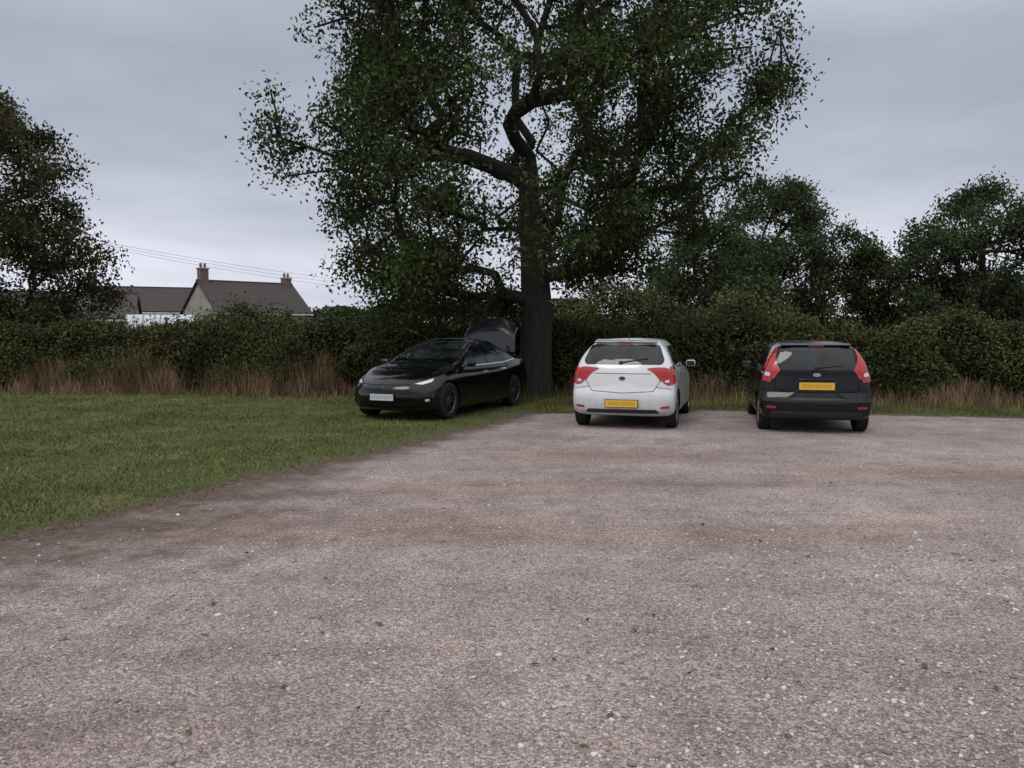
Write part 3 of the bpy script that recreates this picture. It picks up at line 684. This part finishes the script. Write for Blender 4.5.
tubes("aerial",[((-1.05,0,1.46),(-1.32,0,1.64),.006,.003)],MC["trim"],c.root,5)
c.both("front_door_glass",[(.78,.955),(-.28,.975),(-.28,1.36),(.02,1.36),(.22,1.30),(.55,1.13)],"Y",MC["glass"],rnd=.04)
c.both("rear_door_glass",[(-.34,.975),(-1.02,1.0),(-1.13,1.10),(-1.05,1.34),(-.34,1.36)],"Y",MC["glass"],rnd=.04)
c.both("quarter_glass",[(-1.10,1.01),(-1.36,1.09),(-1.28,1.25),(-1.12,1.33),(-1.17,1.10)],"Y",MC["glass"],rnd=.03)
c.bline("door_gap",[(.80,.93),(.82,.5),(.78,.28)],"Y",MC["wseam_crease"]); c.bline("door_gap",[(-.31,1.38),(-.31,.95),(-.28,.28)],"Y",MC["wseam_crease"]); c.bline("door_gap",[(-1.07,1.35),(-1.12,1.05),(-1.0,.75),(-.86,.55)],"Y",MC["wseam_crease"])
c.bline("swage_line_shade",[(1.0,.70),(-1.5,.80)],"Y",MC["wseam_crease"],w=.006)  # shade of the side fold drawn as a thin grey line
c.both("door_handle",[(-.18,.82),(-.02,.815),(-.02,.845),(-.18,.85)],"Y",MC["chrome"],off=.02); c.both("door_handle",[(-.98,.85),(-.83,.845),(-.83,.875),(-.98,.88)],"Y",MC["chrome"],off=.02)
c.patch("windscreen",[(-.60,.98+.1),(.60,1.08),(.52,1.40),(-.52,1.40)],"X+",MC["glass"],rnd=.05)
c.mirror(.72,.80,1.0,MC["white"])

# ---- black hatchback
c=Car("black_hatchback_car",(5.12,14.45,0),math.radians(77.5),
 [(2.02,.24,.60,.70,.74,.68,.5),(1.85,.21,.68,.79,.79,.73,.58),(1.5,.19,.80,.92,.825,.78,.64),(1.05,.18,.87,1.02,.84,.79,.68),(.75,.18,.89,1.10,.84,.79,.67),(.35,.18,.90,1.30,.84,.79,.63),(0,.18,.91,1.42,.84,.79,.61),(-.5,.18,.92,1.45,.84,.79,.60),(-1.1,.18,.93,1.44,.84,.79,.59),(-1.6,.20,.94,1.41,.835,.785,.58),(-1.89,.23,.94,1.385,.82,.78,.57)],
 (.9,[(.2,.07),(.34,.01),(.5,0),(.58,.01),(.63,.06),(.70,.07),(.95,.09),(1.02,.11),(1.38,.27),(1.46,.33)]),(.9,[(.2,.1),(.35,.02),(.5,0),(.7,.08),(.9,.15)]),
 .10,.28,MC["black2"],axles=(1.243,-1.243),wheel_r=.295,archr=.345)
c.wheels((1.243,-1.243),.735,.295,.19,"cap",MC["alloy"])
c.patch("rear_window",[(-.56,.99),(.56,.99),(.59,1.04),(.52,1.335),(-.52,1.335),(-.59,1.04)],"X-",MC["glass"],off=.005,rnd=.06)
c.both("tail_light",[(.80,.82),(.68,.80),(.66,.95),(.66,1.10),(.565,1.33),(.60,1.35),(.70,1.18),(.78,.98)],"X-",MC["red"],off=.008,rnd=.025,grid=.03)
c.both("tail_light_side",[(-1.76,.84),(-1.69,.86),(-1.67,1.0),(-1.55,1.30),(-1.58,1.32),(-1.70,1.12),(-1.76,.98)],"Y",MC["red"],off=.007,rnd=.03,grid=.03)
c.both("reverse_lens",[(.765,.90),(.69,.89),(.685,.945),(.755,.96)],"X-",MC["lensclear"],off=.012,rnd=.02)
c.bline("tailgate_gap",[(.60,1.33),(.63,1.02),(.61,.66),(0,.645)],"X-",MC["seam"],w=.010)
c.patch("rear_bumper_strip",[(-.80,.50),(.80,.50),(.80,.56),(-.80,.56)],"X-",MC["trim"],off=.012,rnd=.02)
c.patch("rear_diffuser",[(-.70,.26),(.70,.26),(.66,.35),(-.66,.35)],"X-",MC["trim"],rnd=.03)
c.both("rear_reflector",[(.74,.40),(.60,.395),(.60,.43),(.74,.435)],"X-",MC["red"],rnd=.01)
c.plate(.745,"X-",MC["py"])
box("boot_handle",(.04,.56,.04),(-1.80,0,.84),MC["black2"],c.root,bev=.014)
bpy.ops.mesh.primitive_cylinder_add(radius=.06,depth=.014,vertices=28,location=(tgz(c,.92).x-.005,0,.92),rotation=(0,math.pi/2,0)); o=bpy.context.object;o.name="tailgate_badge";o.scale=(.5,1,1);o.data.materials.append(MC["chrome"]);o.parent=c.root
p1=tgz(c,1.03,0);p2=tgz(c,1.08,-.38)
tubes("rear_wiper",[((p1.x-.02,0,1.03),(p2.x-.025,-.38,1.07),.013,.007)],MC["trim"],c.root,6)
box("wiper_boss",(.05,.07,.06),(p1.x-.01,0,1.03),MC["trim"],c.root,bev=.015)
pr=tgz(c,1.36)
box("roof_spoiler",(.20,1.04,.03),(pr.x+.08,0,1.385),MC["black2"],c.root,(0,-.12,0),.013)
box("high_brake_light",(.02,.22,.018),(pr.x-.02,0,1.365),MC["red"],c.root)
tubes("aerial",[((.1,0,1.42),(-.15,0,1.66),.005,.003)],MC["trim"],c.root,5)
c.both("front_door_glass",[(.78,.93),(-.22,.95),(-.22,1.34),(.02,1.34),(.22,1.27),(.55,1.10)],"Y",MC["glass"],rnd=.04)
c.both("rear_door_glass",[(-.28,.95),(-1.02,.96),(-1.10,1.05),(-1.05,1.31),(-.28,1.34)],"Y",MC["glass"],rnd=.04)
c.both("quarter_glass",[(-1.09,.97),(-1.40,1.0),(-1.36,1.22),(-1.12,1.29),(-1.16,1.05)],"Y",MC["glass"],rnd=.03)
c.bline("door_gap",[(.80,.92),(.82,.5),(.78,.28)],"Y",MC["seam"]); c.bline("door_gap",[(-.25,1.35),(-.25,.93),(-.22,.28)],"Y",MC["seam"]); c.bline("door_gap",[(-1.06,1.33),(-1.12,1.0),(-1.0,.75),(-.86,.55)],"Y",MC["seam"])
c.both("side_rub_strip",[(.78,.50),(-.85,.50),(-.85,.56),(.78,.56)],"Y",MC["trim"],off=.012)
c.patch("windscreen",[(-.60,1.05),(.60,1.05),(.54,1.37),(-.54,1.37)],"X+",MC["glass"],rnd=.05)
c.mirror(.72,.80,.98,MC["black2"])

# ---- black saloon with open boot
c=Car("black_saloon_car",(-1.35,16.54,0),math.radians(-114.6),
 [(2.28,.20,.56,.69,.80,.72,.55),(2.12,.17,.65,.78,.87,.79,.62),(1.85,.155,.76,.86,.905,.82,.66),(1.45,.15,.84,.93,.92,.84,.70),(1.05,.15,.87,.985,.925,.84,.73),(.88,.15,.875,1.03,.925,.84,.73),(.45,.15,.88,1.25,.925,.835,.67),(.05,.15,.885,1.40,.925,.835,.61),(-.35,.15,.89,1.45,.925,.835,.59),(-.85,.15,.905,1.43,.925,.84,.58),(-1.3,.15,.93,1.32,.925,.85,.58),(-1.7,.16,.95,1.16,.92,.84,.60),(-1.95,.17,.96,1.11,.90,.82,.62),(-2.2,.2,.96,1.10,.88,.80,.62),(-2.41,.25,.93,1.06,.83,.76,.6)],
 (.7,[(.2,.10),(.4,.02),(.6,0),(.75,.06),(1.0,.08),(1.1,.06)]),(.8,[(.15,.10),(.28,.02),(.42,0),(.55,.02),(.68,.08),(.85,.16)]),
 .18,.36,MC["black"],axles=(1.4375,-1.4375),wheel_r=.335,archr=.375,R=.10)
c.wheels((1.4375,-1.4375),.80,.335,.22,"twin",MC["alloyd"])
c.patch("windscreen",[(-.68,1.07),(.68,1.07),(.59,1.37),(.51,1.40),(-.51,1.40),(-.59,1.37)],"X+",MC["glass"],off=.004,rnd=.06)
c.patch("glass_roof",[(-.10,-.50),(-.10,.50),(-.75,.50),(-.75,-.50)],"Z",MC["glass"],off=.004,rnd=.05)
c.both("headlight",[(.46,.655),(.58,.70),(.76,.78),(.80,.75),(.78,.68),(.64,.635)],"X+",MC["trim"],off=.004,rnd=.02,grid=.03)
c.both("headlight_lens",[(.54,.666),(.66,.705),(.765,.755),(.765,.69),(.66,.650)],"X+",MC["lensclear"],off=.008,rnd=.015,grid=.03)
c.patch("lower_intake",[(-.62,.24),(.62,.24),(.55,.335),(-.55,.335)],"X+",MC["under"],off=.004,rnd=.04)
c.both("fog_recess",[(.86,.33),(.70,.30),(.70,.43),(.82,.45)],"X+",MC["under"],off=.004,rnd=.02)
c.both("fog_light",[(.80,.37),(.74,.36),(.74,.40),(.79,.41)],"X+",MC["lensclear"],off=.008,rnd=.01)
c.plate(.43,"X+",MC["pw"],w=.48)
c.bline("bonnet_gap",[(1.95,.62),(1.6,.74),(1.0,.76),(.95,.70)],"Z",MC["seam"],w=.010)
c.line("bonnet_gap",[(-.60,.665),(-.3,.645),(.3,.645),(.60,.665)],"X+",MC["seam"],w=.008)
bpy.ops.mesh.primitive_cylinder_add(radius=.035,depth=.01,vertices=20,location=tuple(c.cast(0,.60,"X+")[0]),rotation=(0,math.pi/2,0)); o=bpy.context.object;o.name="bonnet_badge";o.data.materials.append(MC["chrome"]);o.parent=c.root
gl=[(.78,.955),(-.22,.96),(-.22,1.355),(-.05,1.34),(.22,1.26),(.55,1.105)]
c.both("front_door_glass",gl,"Y",MC["glass"],rnd=.04)
c.both("rear_door_glass",[(-.28,.96),(-.98,.975),(-1.02,1.275),(-.70,1.35),(-.28,1.365)],"Y",MC["glass"],rnd=.04)
c.both("quarter_glass",[(-1.04,.98),(-1.50,1.02),(-1.35,1.12),(-1.08,1.25)],"Y",MC["glass"],rnd=.03)
c.bline("window_trim",[(.84,.935),(-.3,.942),(-1.0,.957),(-1.56,1.01)],"Y",MC["chrome"],w=.018,off=.006)
c.bline("window_trim",[(.84,.935),(.56,1.12),(.22,1.28),(-.06,1.365),(-.30,1.382),(-.70,1.37),(-1.06,1.28),(-1.36,1.14),(-1.56,1.01)],"Y",MC["chrome"],w=.012,off=.006)
c.bline("door_gap",[(.90,.88),(.92,.5),(.88,.25)],"Y",MC["seam"]); c.bline("door_gap",[(-.25,1.36),(-.25,.9),(-.22,.25)],"Y",MC["seam"]); c.bline("door_gap",[(-1.05,.96),(-1.12,.8),(-1.0,.62)],"Y",MC["seam"])
c.both("door_handle",[(-.16,.80),(.04,.80),(.04,.822),(-.16,.822)],"Y",MC["chrome"],off=.006); c.both("door_handle",[(-.98,.825),(-.78,.825),(-.78,.847),(-.98,.847)],"Y",MC["chrome"],off=.006)
c.patch("boot_opening_shade",[(-1.78,-.55),(-1.78,.55),(-2.3,.58),(-2.3,-.58)],"Z",MC["under"],off=.004,rnd=.08)  # flat black patch painted for the dark boot cavity; no hole cut
c.both("tail_light",[(.80,.80),(.50,.78),(.50,.90),(.78,.92)],"X-",MC["red"],rnd=.02)
c.mirror(.70,.86,.99,MC["black"])
# boot lid standing open
V=[];F=[];nu,nv=21,15
for i in range(nv):
    t=i/(nv-1); 
    for j in range(nu):
        a=-1+2*j/(nu-1); hw=.66*(1-.06*t); top=1.12+.80*t-.24*abs(a)**3*t
        V.append((-1.90-.10*t-.34*max(0,t-.62)**1.3*2.0-.04*a*a, a*hw, top))
for i in range(nv-1):
    for j in range(nu-1): a=i*nu+j; F.append((a,a+1,a+nu+1,a+nu))
o=raw_mesh("boot_lid",V,F,4,simple("boot_lid_sky_grey",(.014,.015,.018),.28,0,.8),c.root,smooth=True); md=o.modifiers.new("thick","SOLIDIFY"); md.thickness=.05; md.offset=-1  # lid coloured greyer than the body paint for the sky it reflects
for sg in (-1,1): tubes("boot_hinge",[((-1.72,sg*.5,1.08),(-1.90,sg*.5,1.28),.018,.018)],MC["trim"],c.root,6)

# ---------------------------------------------------------------- world, light, camera
w=bpy.data.worlds.new("World"); scene.world=w; w.use_nodes=True; nt=w.node_tree
bg=nt.nodes["Background"]; bg.inputs["Strength"].default_value=.1
sky=N(nt,"ShaderNodeTexSky"); sky.sky_type="NISHITA"; sky.sun_disc=False; sky.sun_elevation=math.radians(50); sky.sun_rotation=math.radians(215); sky.air_density=1.5; sky.dust_density=3
tc=N(nt,"ShaderNodeTexCoord").outputs["Generated"]; sp=N(nt,"ShaderNodeSeparateXYZ"); nt.links.new(tc,sp.inputs[0])
zz=math_(nt,"MAXIMUM",sp.outputs[2],0.0)
grad=ramp(nt,zz,[(0,(.64,.65,.74)),(.12,(.50,.52,.60)),(.30,(.31,.34,.41)),(.55,(.70,.72,.77)),(1,(1.0,1.0,1.0))])
den=math_(nt,"ADD",zz,.16)
cb=N(nt,"ShaderNodeCombineXYZ"); nt.links.new(math_(nt,"DIVIDE",sp.outputs[0],den),cb.inputs[0]); nt.links.new(math_(nt,"DIVIDE",sp.outputs[1],den),cb.inputs[1])
cl=noise(nt,.65,5,.5,cb.outputs[0])
cc=mix(nt,1.0,grad,ramp(nt,cl,[(.3,(.70,.72,.75)),(.7,(1.26,1.25,1.23))]),"MULTIPLY")
cc=mix(nt,1.0,cc,(12.8,12.8,12.8),"MULTIPLY")
nt.links.new(mix(nt,.93,sky.outputs[0],cc),bg.inputs["Color"])
L=bpy.data.lights.new("sun","SUN"); L.energy=1.0; L.angle=math.radians(25); L.color=(1,.95,.90); so=bpy.data.objects.new("sun",L); COL.objects.link(so)
az=math.radians(215); el=math.radians(50); d=Vector((math.sin(az)*math.cos(el),math.cos(az)*math.cos(el),math.sin(el))); so.rotation_euler=d.to_track_quat("Z","Y").to_euler()
cam=bpy.data.cameras.new("camera"); co_=bpy.data.objects.new("camera",cam); COL.objects.link(co_); scene.camera=co_
cam.lens=28.8; cam.sensor_width=36; cam.clip_end=4000; cam.clip_start=.05
co_.location=(0,0,1.6); co_.rotation_euler=(math.radians(90-3.7),0,0)
scene.view_settings.view_transform="Standard"; scene.view_settings.look="None"; scene.view_settings.exposure=0; scene.view_settings.gamma=1
